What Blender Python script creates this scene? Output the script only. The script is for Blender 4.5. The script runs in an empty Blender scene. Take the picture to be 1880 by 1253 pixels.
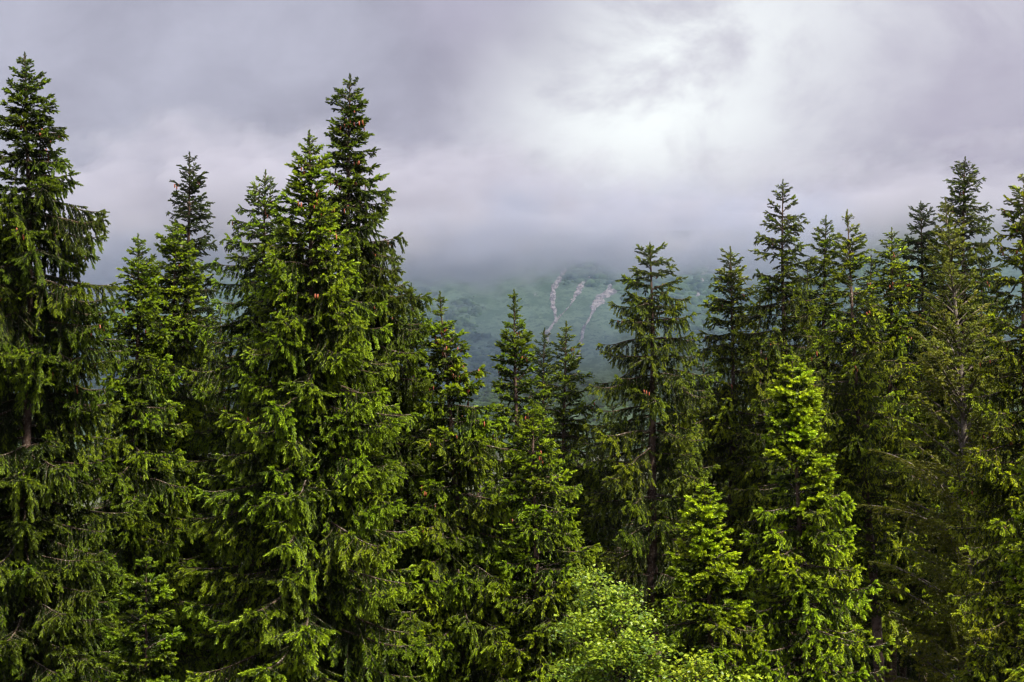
import bpy, math, random
import numpy as np
from mathutils import Vector

sc = bpy.context.scene
COL = sc.collection
R = math.radians

# ------------------------------------------------------------------ camera
FPX = 70.0 / 36.0 * 1880.0
CAMZ = 9.0
PITCH = math.atan(173.5 / FPX)
cam = bpy.data.objects.new('camera', bpy.data.cameras.new('camera'))
COL.objects.link(cam)
cam.data.lens = 70.0
cam.data.sensor_width = 36.0
cam.data.clip_start = 0.5
cam.data.clip_end = 20000.0
cam.location = (0, 0, CAMZ)
cam.rotation_euler = (math.pi / 2 + PITCH, 0, 0)
sc.camera = cam


def pix(px, py, depth):
    u = (px - 940.0) / FPX
    v = (626.5 - py) / FPX
    c, s = math.cos(PITCH), math.sin(PITCH)
    y = c - s * v
    z = s + c * v
    k = depth / y
    return Vector((u * k, depth, CAMZ + z * k))


def pix_dir(px, py):
    d = pix(px, py, 100.0) - Vector((0, 0, CAMZ))
    return d.normalized()


# ------------------------------------------------------------------ light
SUN_EL, SUN_AZ = R(52), R(138)          # azimuth clockwise from +Y (view direction)
sun_dir = Vector((math.sin(SUN_AZ) * math.cos(SUN_EL), math.cos(SUN_AZ) * math.cos(SUN_EL), math.sin(SUN_EL)))
sl = bpy.data.lights.new('sun', 'SUN')
sl.energy = 4.0
sl.angle = R(6)
sl.color = (1.0, 0.93, 0.78)
so = bpy.data.objects.new('sun', sl)
COL.objects.link(so)
so.rotation_euler = sun_dir.to_track_quat('Z', 'Y').to_euler()
so.location = (60, -60, 90)

world = bpy.data.worlds.new('World')
sc.world = world
world.use_nodes = True
wt = world.node_tree
wt.nodes.clear()
N = wt.nodes.new
Lk = wt.links.new
wout = N('ShaderNodeOutputWorld')
wbg = N('ShaderNodeBackground')
Lk(wbg.outputs[0], wout.inputs[0])
tc = N('ShaderNodeTexCoord')


def wmath(op, a, b=None, clamp=False):
    n = N('ShaderNodeMath')
    n.operation = op
    n.use_clamp = clamp
    for i, v in enumerate((a, b)):
        if v is None:
            continue
        if isinstance(v, (int, float)):
            n.inputs[i].default_value = v
        else:
            Lk(v, n.inputs[i])
    return n.outputs[0]


def wnoise(scale, detail, rough, dist, vec, off=(0, 0, 0), sq=(1, 1, 1)):
    m = N('ShaderNodeMapping')
    m.inputs['Location'].default_value = off
    m.inputs['Scale'].default_value = sq
    Lk(vec, m.inputs['Vector'])
    n = N('ShaderNodeTexNoise')
    n.inputs['Scale'].default_value = scale
    n.inputs['Detail'].default_value = detail
    n.inputs['Roughness'].default_value = rough
    n.inputs['Distortion'].default_value = dist
    Lk(m.outputs[0], n.inputs['Vector'])
    return n


def wmix(fac, a, b, blend='MIX'):
    n = N('ShaderNodeMix')
    n.data_type = 'RGBA'
    n.blend_type = blend
    for idx, v in ((0, fac), (6, a), (7, b)):
        if isinstance(v, (int, float)):
            n.inputs[idx].default_value = v
        elif isinstance(v, tuple):
            n.inputs[idx].default_value = v
        else:
            Lk(v, n.inputs[idx])
    return n.outputs[2]


def wrange(v, a, b, c=0.0, d=1.0):
    n = N('ShaderNodeMapRange')
    n.interpolation_type = 'SMOOTHSTEP'
    Lk(v, n.inputs[0])
    n.inputs[1].default_value = a
    n.inputs[2].default_value = b
    n.inputs[3].default_value = c
    n.inputs[4].default_value = d
    return n.outputs[0]


DIR = tc.outputs['Generated']
# direction warped by noise, so that the glow behind the cloud has a ragged shape
warp = wnoise(5.0, 4, 0.55, 0.4, DIR, (3.1, 0, 1.7))
wv = N('ShaderNodeVectorMath'); wv.operation = 'SUBTRACT'
Lk(warp.outputs['Color'], wv.inputs[0]); wv.inputs[1].default_value = (0.5, 0.5, 0.5)
ws = N('ShaderNodeVectorMath'); ws.operation = 'SCALE'
Lk(wv.outputs[0], ws.inputs[0]); ws.inputs['Scale'].default_value = 0.10
wa = N('ShaderNodeVectorMath'); wa.operation = 'ADD'
Lk(DIR, wa.inputs[0]); Lk(ws.outputs[0], wa.inputs[1])
WD = wa.outputs[0]


def glow(px, py, sx, sz, tilt=0.0):
    """elliptic brighter opening in the cloud deck around one direction of the sky"""
    d = pix_dir(px, py)
    sub = N('ShaderNodeVectorMath'); sub.operation = 'SUBTRACT'
    Lk(WD, sub.inputs[0]); sub.inputs[1].default_value = d
    mp = N('ShaderNodeMapping'); mp.vector_type = 'POINT'
    mp.inputs['Rotation'].default_value = (0, tilt, 0)
    Lk(sub.outputs[0], mp.inputs['Vector'])
    sc_ = N('ShaderNodeVectorMath'); sc_.operation = 'MULTIPLY'
    Lk(mp.outputs[0], sc_.inputs[0]); sc_.inputs[1].default_value = (1 / sx, 1 / 0.6, 1 / sz)
    ln = N('ShaderNodeVectorMath'); ln.operation = 'LENGTH'
    Lk(sc_.outputs[0], ln.inputs[0])
    return wrange(ln.outputs['Value'], 0.0, 1.0, 1.0, 0.0)


g1 = glow(1450, 40, 0.19, 0.10, R(16))
g2 = glow(1190, 180, 0.15, 0.085, R(20))
g3 = glow(1230, 320, 0.16, 0.07)
d1 = glow(860, 60, 0.10, 0.075)
d2 = glow(1500, 400, 0.30, 0.05)
d3 = glow(1760, 230, 0.09, 0.09)
n_big = wnoise(3.0, 4, 0.5, 0.4, DIR, (0.6, 0.2, 3.3), (1, 1, 1.5))
n_fine = wnoise(13, 8, 0.60, 0.35, DIR, (5.6, 2.2, 0.3), (1, 1, 1.4))
base = wmath('ADD', wmath('MULTIPLY', n_big.outputs['Fac'], 0.5), wmath('MULTIPLY', n_fine.outputs['Fac'], 0.5))
base = wrange(base, 0.30, 0.70)
dk = wmath('ADD', wmath('MULTIPLY', d1, 0.42), wmath('ADD', wmath('MULTIPLY', d2, 0.35), wmath('MULTIPLY', d3, 0.2)))
n_mot = wnoise(26, 6, 0.62, 0.5, DIR, (1.6, 7.2, 4.3), (1, 1, 1.3))
base = wmath('ADD', base, wmath('MULTIPLY', wmath('SUBTRACT', n_mot.outputs['Fac'], 0.5), 0.55))
base = wmath('SUBTRACT', base, dk, True)
col = wmix(base, (0.31, 0.305, 0.39, 1), (0.50, 0.50, 0.61, 1))
n_hue = wnoise(2.6, 3, 0.5, 0.3, DIR, (8.1, 3.3, 6.4))
col = wmix(wrange(n_hue.outputs['Fac'], 0.44, 0.62, 0, 0.7), col, (0.47, 0.42, 0.545, 1))
gl = wmath('ADD', wmath('MULTIPLY', g1, 0.55), wmath('ADD', wmath('MULTIPLY', g2, 0.55), wmath('MULTIPLY', g3, 0.20)), True)
gn = wrange(n_fine.outputs['Fac'], 0.34, 0.60, 0.38, 1.0)
gl = wmath('MULTIPLY', gl, gn, True)
col = wmix(gl, col, (0.98, 1.02, 1.02, 1))
# overcast sky: the deck is thinner and brighter overhead than along the horizon
sep = N('ShaderNodeSeparateXYZ'); Lk(DIR, sep.inputs[0])
zen = wrange(sep.outputs['Z'], 0.22, 0.95, 1.0, 2.7)
zc = N('ShaderNodeCombineColor')
for i in range(3):
    Lk(zen, zc.inputs[i])
col = wmix(1.0, col, zc.outputs[0], 'MULTIPLY')
sky = N('ShaderNodeTexSky')
sky.sky_type = 'NISHITA'
sky.sun_disc = False
sky.sun_elevation = SUN_EL
sky.sun_rotation = SUN_AZ
skc = wmix(1.0, sky.outputs[0], (0.1, 0.1, 0.1, 1), 'MULTIPLY')
col = wmix(0.06, col, skc)
Lk(col, wbg.inputs['Color'])
wbg.inputs['Strength'].default_value = 0.35

sc.view_settings.view_transform = 'Standard'
sc.view_settings.look = 'None'
sc.view_settings.exposure = 1.58
sc.view_settings.gamma = 1.0
sc.view_settings.use_curve_mapping = False

sc.render.engine = 'CYCLES'
cy = sc.cycles
cy.max_bounces = 6
cy.diffuse_bounces = 2
cy.glossy_bounces = 2
cy.transmission_bounces = 3
cy.volume_bounces = 4
cy.transparent_max_bounces = 8
cy.caustics_reflective = False
cy.caustics_refractive = False
cy.sample_clamp_indirect = 4.0
cy.use_denoising = True
cy.use_adaptive_sampling = True
cy.adaptive_threshold = 0.02
cy.filter_width = 1.3

# ------------------------------------------------------------------ noise in numpy
_rg = np.random.RandomState(7)
_perm = _rg.permutation(4096)
_val = _rg.rand(4096)


def vnoise(x, y, z=None):
    x = np.asarray(x, float); y = np.asarray(y, float)
    z = np.zeros_like(x) if z is None else np.asarray(z, float)
    xi, yi, zi = np.floor(x).astype(int), np.floor(y).astype(int), np.floor(z).astype(int)
    fx, fy, fz = x - xi, y - yi, z - zi
    fx = fx * fx * (3 - 2 * fx); fy = fy * fy * (3 - 2 * fy); fz = fz * fz * (3 - 2 * fz)

    def h(a, b, c):
        return _val[_perm[(_perm[(_perm[a & 4095] + b) & 4095] + c) & 4095]]
    r = 0
    for dx in (0, 1):
        for dy in (0, 1):
            for dz in (0, 1):
                w = (fx if dx else 1 - fx) * (fy if dy else 1 - fy) * (fz if dz else 1 - fz)
                r = r + w * h(xi + dx, yi + dy, zi + dz)
    return r


def fbm(x, y, z=None, o=5, g=0.5):
    r, a, s, t = 0, 1.0, 1.0, 0
    zz = np.zeros_like(np.asarray(x, float)) if z is None else np.asarray(z, float)
    for i in range(o):
        r = r + a * (vnoise(np.asarray(x) * s + 17.3 * i, np.asarray(y) * s + 9.1 * i, zz * s + 4.7 * i) - 0.5)
        t += a
        a *= g
        s *= 2.03
    return r / t * 2.0          # about -1..1


def sstep(a, b, x):
    t = np.clip((np.asarray(x, float) - a) / (b - a), 0, 1)
    return t * t * (3 - 2 * t)


# ------------------------------------------------------------------ mesh helpers
def mesh_tris(name, V, F, mats, midx=None, attr=None, smooth=False, quads=None):
    """V (n,3), F (m,3) triangles; midx (m,) material index; attr (n,4) point colour"""
    me = bpy.data.meshes.new(name)
    V = np.ascontiguousarray(V, dtype=np.float32)
    F = np.ascontiguousarray(F, dtype=np.int32)
    k = F.shape[1]
    me.vertices.add(len(V))
    me.vertices.foreach_set('co', V.ravel())
    me.loops.add(F.size)
    me.loops.foreach_set('vertex_index', F.ravel())
    me.polygons.add(len(F))
    me.polygons.foreach_set('loop_start', np.arange(0, F.size, k, dtype=np.int32))
    me.polygons.foreach_set('loop_total', np.full(len(F), k, dtype=np.int32))
    if midx is not None:
        me.polygons.foreach_set('material_index', np.ascontiguousarray(midx, dtype=np.int32))
    me.polygons.foreach_set('use_smooth', np.full(len(F), bool(smooth)))
    if attr is not None:
        a = me.attributes.new('leaf', 'FLOAT_COLOR', 'POINT')
        a.data.foreach_set('color', np.ascontiguousarray(attr, dtype=np.float32).ravel())
    for m in mats:
        me.materials.append(m)
    me.update(calc_edges=True)
    me.validate()
    return me


def new_obj(name, data, parent=None, label=None, cat=None, group=None, kind=None):
    o = bpy.data.objects.new(name, data)
    COL.objects.link(o)
    if parent is not None:
        o.parent = parent
    if label: o['label'] = label
    if cat: o['category'] = cat
    if group: o['group'] = group
    if kind: o['kind'] = kind
    return o


class Acc:
    """collects triangles with a material index and a point attribute"""
    def __init__(self):
        self.V, self.F, self.M, self.A, self.n = [], [], [], [], 0

    def add(self, V, F, m, A=None):
        V = np.asarray(V, float)
        F = np.asarray(F, int)
        self.V.append(V)
        self.F.append(F + self.n)
        self.M.append(np.full(len(F), m))
        if A is None:
            A = np.zeros((len(V), 4)) + (0, .5, 0, 1)
        self.A.append(A)
        self.n += len(V)

    def tube(self, P, rad, sides, m):
        P = np.asarray(P, float)
        rad = np.asarray(rad, float)
        n = len(P)
        T = np.gradient(P, axis=0)
        T /= np.linalg.norm(T, axis=1)[:, None] + 1e-9
        ref = np.array([0, 0, 1.0]) if abs(T[0][2]) < 0.8 else np.array([1.0, 0, 0])
        U = np.cross(T, ref)
        U /= np.linalg.norm(U, axis=1)[:, None] + 1e-9
        W = np.cross(T, U)
        an = np.linspace(0, 2 * math.pi, sides, endpoint=False)
        V = P[:, None, :] + rad[:, None, None] * (np.cos(an)[None, :, None] * U[:, None, :] + np.sin(an)[None, :, None] * W[:, None, :])
        V = V.reshape(-1, 3)
        i = np.arange(n - 1)[:, None] * sides
        j = np.arange(sides)[None, :]
        a = i + j; b = i + (j + 1) % sides
        c = a + sides; d = b + sides
        F = np.concatenate([np.stack([a, b, d], -1).reshape(-1, 3), np.stack([a, d, c], -1).reshape(-1, 3)])
        self.add(V, F, m)

    def shoots(self, P, D, ln, rad, new, rng, m, nb=14):
        """bottle-brush shoots: a spiral of forward-pointing needle blades round each axis"""
        P = np.asarray(P, float); D = np.asarray(D, float)
        n = len(P)
        if n == 0:
            return
        ln = np.broadcast_to(np.asarray(ln, float), (n,))
        rad = np.broadcast_to(np.asarray(rad, float), (n,))
        new = np.broadcast_to(np.asarray(new, float), (n,))
        D = D / (np.linalg.norm(D, axis=1)[:, None] + 1e-9)
        ref = rng.randn(n, 3)
        U = np.cross(D, ref); U /= np.linalg.norm(U, axis=1)[:, None] + 1e-9
        W = np.cross(D, U)
        k = np.arange(nb)
        s = (k + 0.3) / nb * 0.78
        al = k * 2.39996
        tipa = np.minimum(s + 0.34, 1.03)
        taper = np.where(s < 0.55, 1.0, 1.0 - (s - 0.55) * 1.3) * (0.8 + 0.4 * rng.rand(nb))
        ca, sa = np.cos(al), np.sin(al)
        rdir = ca[None, :, None] * U[:, None] + sa[None, :, None] * W[:, None]
        tdir = -sa[None, :, None] * U[:, None] + ca[None, :, None] * W[:, None]
        basep = P[:, None] + D[:, None] * (ln[:, None] * s[None])[..., None]
        tipp = P[:, None] + D[:, None] * (ln[:, None] * tipa[None])[..., None] + rdir * (rad[:, None] * taper[None])[..., None]
        hw = (rad * 0.52)[:, None, None]
        mid = 0.5 * basep + 0.5 * tipp
        v0 = basep * 0.75 + mid * 0.25 - tdir * hw
        v1 = basep * 0.75 + mid * 0.25 + tdir * hw
        V = np.stack([v0, v1, tipp], axis=2).reshape(-1, 3)
        F = np.arange(len(V)).reshape(-1, 3)
        A = np.zeros((n, nb, 3, 4))
        A[..., 0] = new[:, None, None] * (0.55 + 0.45 * tipa)[None, :, None]
        A[..., 1] = rng.rand(n)[:, None, None]
        A[..., 2] = rng.rand(n, nb)[:, :, None]
        A[..., 3] = 1
        self.add(V, F, m, A.reshape(-1, 4))

    def mesh(self, name, mats, smooth=False):
        return mesh_tris(name, np.concatenate(self.V), np.concatenate(self.F), mats, np.concatenate(self.M), np.concatenate(self.A), smooth)


# ------------------------------------------------------------------ materials
def nmat(name):
    m = bpy.data.materials.new(name)
    m.use_nodes = True
    t = m.node_tree
    t.nodes.clear()
    out = t.nodes.new('ShaderNodeOutputMaterial')
    return m, t, out


def tmix(t, fac, a, b, blend='MIX'):
    n = t.nodes.new('ShaderNodeMix')
    n.data_type = 'RGBA'
    n.blend_type = blend
    for idx, v in ((0, fac), (6, a), (7, b)):
        if isinstance(v, (int, float, tuple)):
            n.inputs[idx].default_value = v
        else:
            t.links.new(v, n.inputs[idx])
    return n.outputs[2]


def tmath(t, op, a, b=None, clamp=False):
    n = t.nodes.new('ShaderNodeMath'); n.operation = op; n.use_clamp = clamp
    for i, v in enumerate((a, b)):
        if v is None: continue
        if isinstance(v, (int, float)): n.inputs[i].default_value = v
        else: t.links.new(v, n.inputs[i])
    return n.outputs[0]


def trange(t, v, a, b, c=0.0, d=1.0):
    n = t.nodes.new('ShaderNodeMapRange'); n.interpolation_type = 'SMOOTHSTEP'
    t.links.new(v, n.inputs[0])
    for i, q in enumerate((a, b, c, d)): n.inputs[i + 1].default_value = q
    return n.outputs[0]


def tnoise(t, scale, detail=4, rough=0.55, dist=0.0, coord='Object', sq=None):
    c = t.nodes.new('ShaderNodeTexCoord')
    n = t.nodes.new('ShaderNodeTexNoise')
    n.inputs['Scale'].default_value = scale
    n.inputs['Detail'].default_value = detail
    n.inputs['Roughness'].default_value = rough
    n.inputs['Distortion'].default_value = dist
    if sq:
        mp = t.nodes.new('ShaderNodeMapping'); mp.inputs['Scale'].default_value = sq
        t.links.new(c.outputs[coord], mp.inputs[0]); t.links.new(mp.outputs[0], n.inputs['Vector'])
    else:
        t.links.new(c.outputs[coord], n.inputs['Vector'])
    return n.outputs['Fac']


def needle_material(name, old_a, old_b, new_a, new_b, transl=0.24, rough=0.5):
    m, t, out = nmat(name)
    at = t.nodes.new('ShaderNodeAttribute'); at.attribute_name = 'leaf'
    sp = t.nodes.new('ShaderNodeSeparateColor'); t.links.new(at.outputs['Color'], sp.inputs[0])
    oi = t.nodes.new('ShaderNodeObjectInfo')
    old = tmix(t, sp.outputs[1], old_a, old_b)
    new = tmix(t, sp.outputs[1], new_a, new_b)
    f = tmath(t, 'MULTIPLY', sp.outputs[0], oi.outputs['Alpha'], True)
    c = tmix(t, f, old, new)
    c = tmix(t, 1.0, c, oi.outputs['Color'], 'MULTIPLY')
    b = t.nodes.new('ShaderNodeBsdfPrincipled')
    t.links.new(c, b.inputs['Base Color'])
    b.inputs['Roughness'].default_value = rough
    b.inputs['Specular IOR Level'].default_value = 0.25
    tr = t.nodes.new('ShaderNodeBsdfTranslucent')
    t.links.new(tmix(t, 1.0, c, (1.25, 1.2, 0.55, 1), 'MULTIPLY'), tr.inputs[0])
    ms = t.nodes.new('ShaderNodeMixShader'); ms.inputs[0].default_value = transl
    t.links.new(b.outputs[0], ms.inputs[1]); t.links.new(tr.outputs[0], ms.inputs[2])
    t.links.new(ms.outputs[0], out.inputs[0])
    return m


def wood_material(name, dark, mid, pale, palecover=0.5, scale=9.0):
    m, t, out = nmat(name)
    n1 = tnoise(t, scale, 5, 0.6)
    n2 = tnoise(t, scale * 3.3, 4, 0.6)
    c = tmix(t, trange(t, n1, 0.35, 0.65), dark, mid)
    c = tmix(t, trange(t, n2, 0.62 - 0.22 * palecover, 0.78 - 0.2 * palecover), c, pale)
    b = t.nodes.new('ShaderNodeBsdfPrincipled')
    t.links.new(c, b.inputs['Base Color'])
    b.inputs['Roughness'].default_value = 0.9
    b.inputs['Specular IOR Level'].default_value = 0.15
    bp = t.nodes.new('ShaderNodeBump'); bp.inputs['Strength'].default_value = 0.6; bp.inputs['Distance'].default_value = 0.02
    t.links.new(n2, bp.inputs['Height']); t.links.new(bp.outputs[0], b.inputs['Normal'])
    t.links.new(b.outputs[0], out.inputs[0])
    return m


NEEDLE = needle_material('spruce_needles', (0.009, 0.019, 0.003, 1), (0.024, 0.043, 0.005, 1), (0.152, 0.238, 0.005, 1), (0.300, 0.410, 0.011, 1))
LARCHN = needle_material('larch_needles', (0.060, 0.085, 0.010, 1), (0.11, 0.14, 0.016, 1), (0.19, 0.23, 0.018, 1), (0.23, 0.27, 0.022, 1), 0.3)
MAPLEN = needle_material('maple_leaves', (0.050, 0.100, 0.010, 1), (0.105, 0.175, 0.014, 1), (0.18, 0.26, 0.014, 1), (0.27, 0.35, 0.024, 1), 0.34, 0.32)
TWIG = wood_material('twig_bark', (0.030, 0.020, 0.013, 1), (0.075, 0.050, 0.032, 1), (0.30, 0.28, 0.24, 1), 0.45, 8)
TRUNKM = wood_material('trunk_bark', (0.035, 0.022, 0.017, 1), (0.115, 0.075, 0.060, 1), (0.26, 0.22, 0.19, 1), 0.3, 5)
GREYW = wood_material('grey_lichen_wood', (0.070, 0.055, 0.045, 1), (0.15, 0.125, 0.105, 1), (0.26, 0.235, 0.205, 1), 0.45, 6)

CONE, t_, o_ = nmat('cone_scales')
b_ = t_.nodes.new('ShaderNodeBsdfPrincipled')
t_.links.new(tmix(t_, tnoise(t_, 30, 3), (0.17, 0.036, 0.014, 1), (0.36, 0.10, 0.036, 1)), b_.inputs['Base Color'])
b_.inputs['Roughness'].default_value = 0.6
t_.links.new(b_.outputs[0], o_.inputs[0])


# ------------------------------------------------------------------ the land
def ground_z(x, y):
    x = np.asarray(x, float); y = np.asarray(y, float)
    near = 7.3 * (1 - sstep(2, 37, y))
    z = near + 0.35 * fbm(x / 9.0, y / 9.0, o=4) * sstep(3, 20, np.abs(y))
    up = np.maximum(y - 1085.0, 0)
    z = z + 0.62 * up * sstep(-20, 45, up)
    z = z + sstep(0, 120, up) * (9 * fbm(x / 150.0, y / 190.0 + 3, o=5) + 2.6 * fbm(x / 28.0 + 5, y / 40.0, o=4) + 0.9 * fbm(x / 8.0 + 5, y / 9.0, o=3))
    crest = 150 + 16 * fbm(x / 240.0 + 8.3, 0 * x, o=4)
    k = 22.0
    h = np.clip(0.5 + 0.5 * (crest - z) / k, 0, 1)
    return crest * (1 - h) + z * h - k * h * (1 - h)


def grid_mesh(name, xs, ys, mat):
    X, Y = np.meshgrid(xs, ys)
    Z = ground_z(X, Y)
    V = np.stack([X, Y, Z], -1).reshape(-1, 3)
    nx = len(xs)
    i, j = np.meshgrid(np.arange(nx - 1), np.arange(len(ys) - 1))
    a = (j * nx + i).ravel()
    F = np.stack([a, a + 1, a + nx + 1, a + nx], -1)
    return mesh_tris(name, V, F, [mat], smooth=True)


GROUND, t_, o_ = nmat('forest_floor')
b_ = t_.nodes.new('ShaderNodeBsdfPrincipled')
c_ = tmix(t_, trange(t_, tnoise(t_, 0.35, 6, 0.6), 0.35, 0.65), (0.022, 0.020, 0.010, 1), (0.040, 0.062, 0.016, 1))
c_ = tmix(t_, trange(t_, tnoise(t_, 3.0, 5, 0.6), 0.5, 0.75), c_, (0.075, 0.060, 0.032, 1))
t_.links.new(c_, b_.inputs['Base Color']); b_.inputs['Roughness'].default_value = 0.95
t_.links.new(b_.outputs[0], o_.inputs[0])

SLOPE, t_, o_ = nmat('alpine_slope')
b_ = t_.nodes.new('ShaderNodeBsdfPrincipled')
c_ = tmix(t_, trange(t_, tnoise(t_, 0.012, 6, 0.6, 0.4), 0.38, 0.62), (0.058, 0.100, 0.060, 1), (0.090, 0.140, 0.080, 1))
c_ = tmix(t_, trange(t_, tnoise(t_, 0.09, 6, 0.65), 0.46, 0.60), c_, (0.032, 0.066, 0.030, 1))
c_ = tmix(t_, trange(t_, tnoise(t_, 0.33, 5, 0.65), 0.50, 0.62), c_, (0.026, 0.055, 0.026, 1))
c_ = tmix(t_, trange(t_, tnoise(t_, 0.05, 7, 0.7, 0.8, sq=(0.5, 1, 2.2)), 0.66, 0.72), c_, (0.22, 0.21, 0.20, 1))
t_.links.new(c_, b_.inputs['Base Color']); b_.inputs['Roughness'].default_value = 0.95
t_.links.new(b_.outputs[0], o_.inputs[0])

gx = np.concatenate([np.linspace(-900, -80, 30)[:-1], np.linspace(-80, 80, 90), np.linspace(80, 900, 30)[1:]])
gy = np.concatenate([np.linspace(-120, 130, 120), np.linspace(130, 1060, 50)[1:]])
new_obj('ground', grid_mesh('ground', gx, gy, GROUND), kind='structure', label='dark forest floor of needles, moss and grass under the trees')
mx = np.concatenate([np.linspace(-900, -260, 50)[:-1], np.linspace(-260, 300, 220), np.linspace(300, 900, 50)[1:]])
my = np.concatenate([np.linspace(1060, 1470, 180), np.linspace(1470, 1700, 20)[1:]])
new_obj('mountain', grid_mesh('mountain', mx, my, SLOPE), kind='structure', label='green mountainside fading up into low cloud')


def hit_slope(px, py):
    o = Vector((0, 0, CAMZ)); d = pix(px, py, 1.0) - o
    ys = np.arange(1062, 1560, 0.5)
    gz = ground_z(d.x * ys, ys)
    rz = CAMZ + d.z * ys
    k = np.argmax(gz > rz)
    return np.array([d.x * ys[k], ys[k], gz[k]])


# rocky gullies: ribbons of broken rock lying in the slope
ROCK, t_, o_ = nmat('pale_rock')
b_ = t_.nodes.new('ShaderNodeBsdfPrincipled')
c_ = tmix(t_, trange(t_, tnoise(t_, 0.22, 6, 0.65, 0.5, sq=(1, 1, 1.8)), 0.44, 0.56), (0.10, 0.088, 0.09, 1), (0.28, 0.25, 0.255, 1))
c_ = tmix(t_, trange(t_, tnoise(t_, 0.7, 6, 0.7, 1.0), 0.56, 0.68), c_, (0.060, 0.075, 0.045, 1))
t_.links.new(c_, b_.inputs['Base Color']); b_.inputs['Roughness'].default_value = 0.9
t_.links.new(b_.outputs[0], o_.inputs[0])


def gully(path, label, seed):
    pts = np.array([[p[0], p[1], p[2]] for p in path], float)
    n = 150
    seg = np.concatenate([[0], np.cumsum(np.hypot(np.diff(pts[:, 0]), np.diff(pts[:, 1])))])
    q = np.linspace(0, seg[-1], n)
    cx = np.interp(q, seg, pts[:, 0]); cyy = np.interp(q, seg, pts[:, 1]); w = np.interp(q, seg, pts[:, 2])
    cx = cx + 4 * fbm(q / 22.0 + seed, 0 * q, o=4)
    m = 17
    rows = []
    for i in range(n):
        c = hit_slope(cx[i], cyy[i])
        hwid = 0.36 * w[i] * c[1] / FPX
        e0 = 1 + 0.8 * fbm(np.array([q[i] / 5.0 + seed]), np.array([3.0]), o=3)[0]
        e1 = 1 + 0.8 * fbm(np.array([q[i] / 5.0 + seed]), np.array([33.0]), o=3)[0]
        xs = c[0] + np.linspace(-hwid * e0, hwid * e1, m)
        rows.append(np.stack([xs, np.full(m, c[1])], -1))
    G = np.array(rows)
    X, Y = G[..., 0], G[..., 1]
    u = np.linspace(-1, 1, m)[None, :]
    rough = fbm(X / 1.3, Y / 1.8, o=4) * 0.9 + np.abs(fbm(X / 4.0 + 3, Y / 3.0, o=3)) * 2.0
    Z = ground_z(X, Y) + (rough + 0.35) * (1 - np.abs(u) ** 3) - 0.9 * np.abs(u) ** 3
    V = np.stack([X, Y, Z], -1).reshape(-1, 3)
    i, j = np.meshgrid(np.arange(m - 1), np.arange(n - 1))
    a = (j * m + i).ravel()
    F = np.stack([a, a + m, a + m + 1, a + 1], -1)
    new_obj('rock_gully', mesh_tris('rock_gully', V, F, [ROCK], smooth=False), kind='structure', label=label)


gully([(1062, 452, 10), (1043, 492, 14), (1018, 526, 18), (1016, 560, 15), (1021, 590, 12), (1005, 612, 16), (1000, 640, 12), (985, 668, 14)], 'leftmost long pale rock gully running down the mountainside', 1)
gully([(1110, 475, 14), (1085, 505, 14), (1066, 530, 20), (1054, 550, 16), (1050, 558, 3), (1035, 575, 3), (1022, 592, 3)], 'middle rock gully ending in a thin dark runnel', 2)
gully([(1192, 470, 8), (1150, 500, 9), (1122, 520, 8), (1118, 534, 12)], 'upper right strip of broken rock near the cloud', 3)
gully([(1122, 536, 26), (1108, 545, 44), (1098, 556, 40), (1094, 568, 18), (1085, 580, 5), (1074, 600, 8), (1068, 622, 10), (1063, 645, 6), (1058, 668, 14)], 'widest rock patch tapering into a thin runnel on the slope', 4)
gully([(1310, 470, 10), (1296, 500, 16), (1285, 530, 12), (1276, 570, 10)], 'rock gully showing to the right of the broad spruce', 5)

# low bushes on the slope, far too many to count
SHRUBM, t_, o_ = nmat('slope_bushes')
b_ = t_.nodes.new('ShaderNodeBsdfPrincipled')
t_.links.new(tmix(t_, trange(t_, tnoise(t_, 0.12, 4), 0.35, 0.65), (0.014, 0.036, 0.014, 1), (0.060, 0.110, 0.036, 1)), b_.inputs['Base Color'])
b_.inputs['Roughness'].default_value = 0.95
t_.links.new(b_.outputs[0], o_.inputs[0])
rg = np.random.RandomState(21)
ico = np.array([(math.cos(a) * math.cos(e), math.sin(a) * math.cos(e), math.sin(e)) for e, o in ((-0.2, 0), (0.7, 0.5)) for a in (np.arange(6) + o) * math.pi / 3] + [(0, 0, 1)])
icoF = []
for i in range(6):
    j = (i + 1) % 6
    icoF += [(i, j, 6 + i), (j, 6 + j, 6 + i), (6 + i, 6 + j, 12)]
sx_ = rg.uniform(-190, 250, 12000); sy_ = rg.uniform(1095, 1330, 12000)
dens = fbm(sx_ / 60.0 + 2, sy_ / 60.0, o=4) + 0.25 * fbm(sx_ / 14.0, sy_ / 14.0 + 9, o=2)
mid_clear = np.exp(-((sx_ - 50) / 45.0) ** 2) * sstep(1130, 1180, sy_)
keep = dens - 0.45 * mid_clear > -0.12
sx_, sy_ = sx_[keep], sy_[keep]
sz_ = ground_z(sx_, sy_)
r_ = rg.uniform(0.35, 1.0, len(sx_)) ** 2 * 3.8 + 0.7
SV = ico[None] * r_[:, None, None] * np.stack([np.ones_like(r_), np.ones_like(r_), rg.uniform(0.5, 0.85, len(r_))], -1)[:, None, :]
SV = SV * rg.uniform(0.7, 1.25, SV.shape[:2])[..., None] + np.stack([sx_, sy_, sz_ - 0.15 * r_], -1)[:, None, :]
SF = np.array(icoF)[None] + (np.arange(len(sx_)) * len(ico))[:, None, None]
new_obj('slope_bushes', mesh_tris('slope_bushes', SV.reshape(-1, 3), SF.reshape(-1, 3), [SHRUBM], smooth=True), kind='stuff', label='dark low bushes spread over the far mountainside')


# ------------------------------------------------------------------ boughs
def rotz(v, a):
    c, s = math.cos(a), math.sin(a)
    return np.array([v[0] * c - v[1] * s, v[0] * s + v[1] * c, v[2]])


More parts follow.
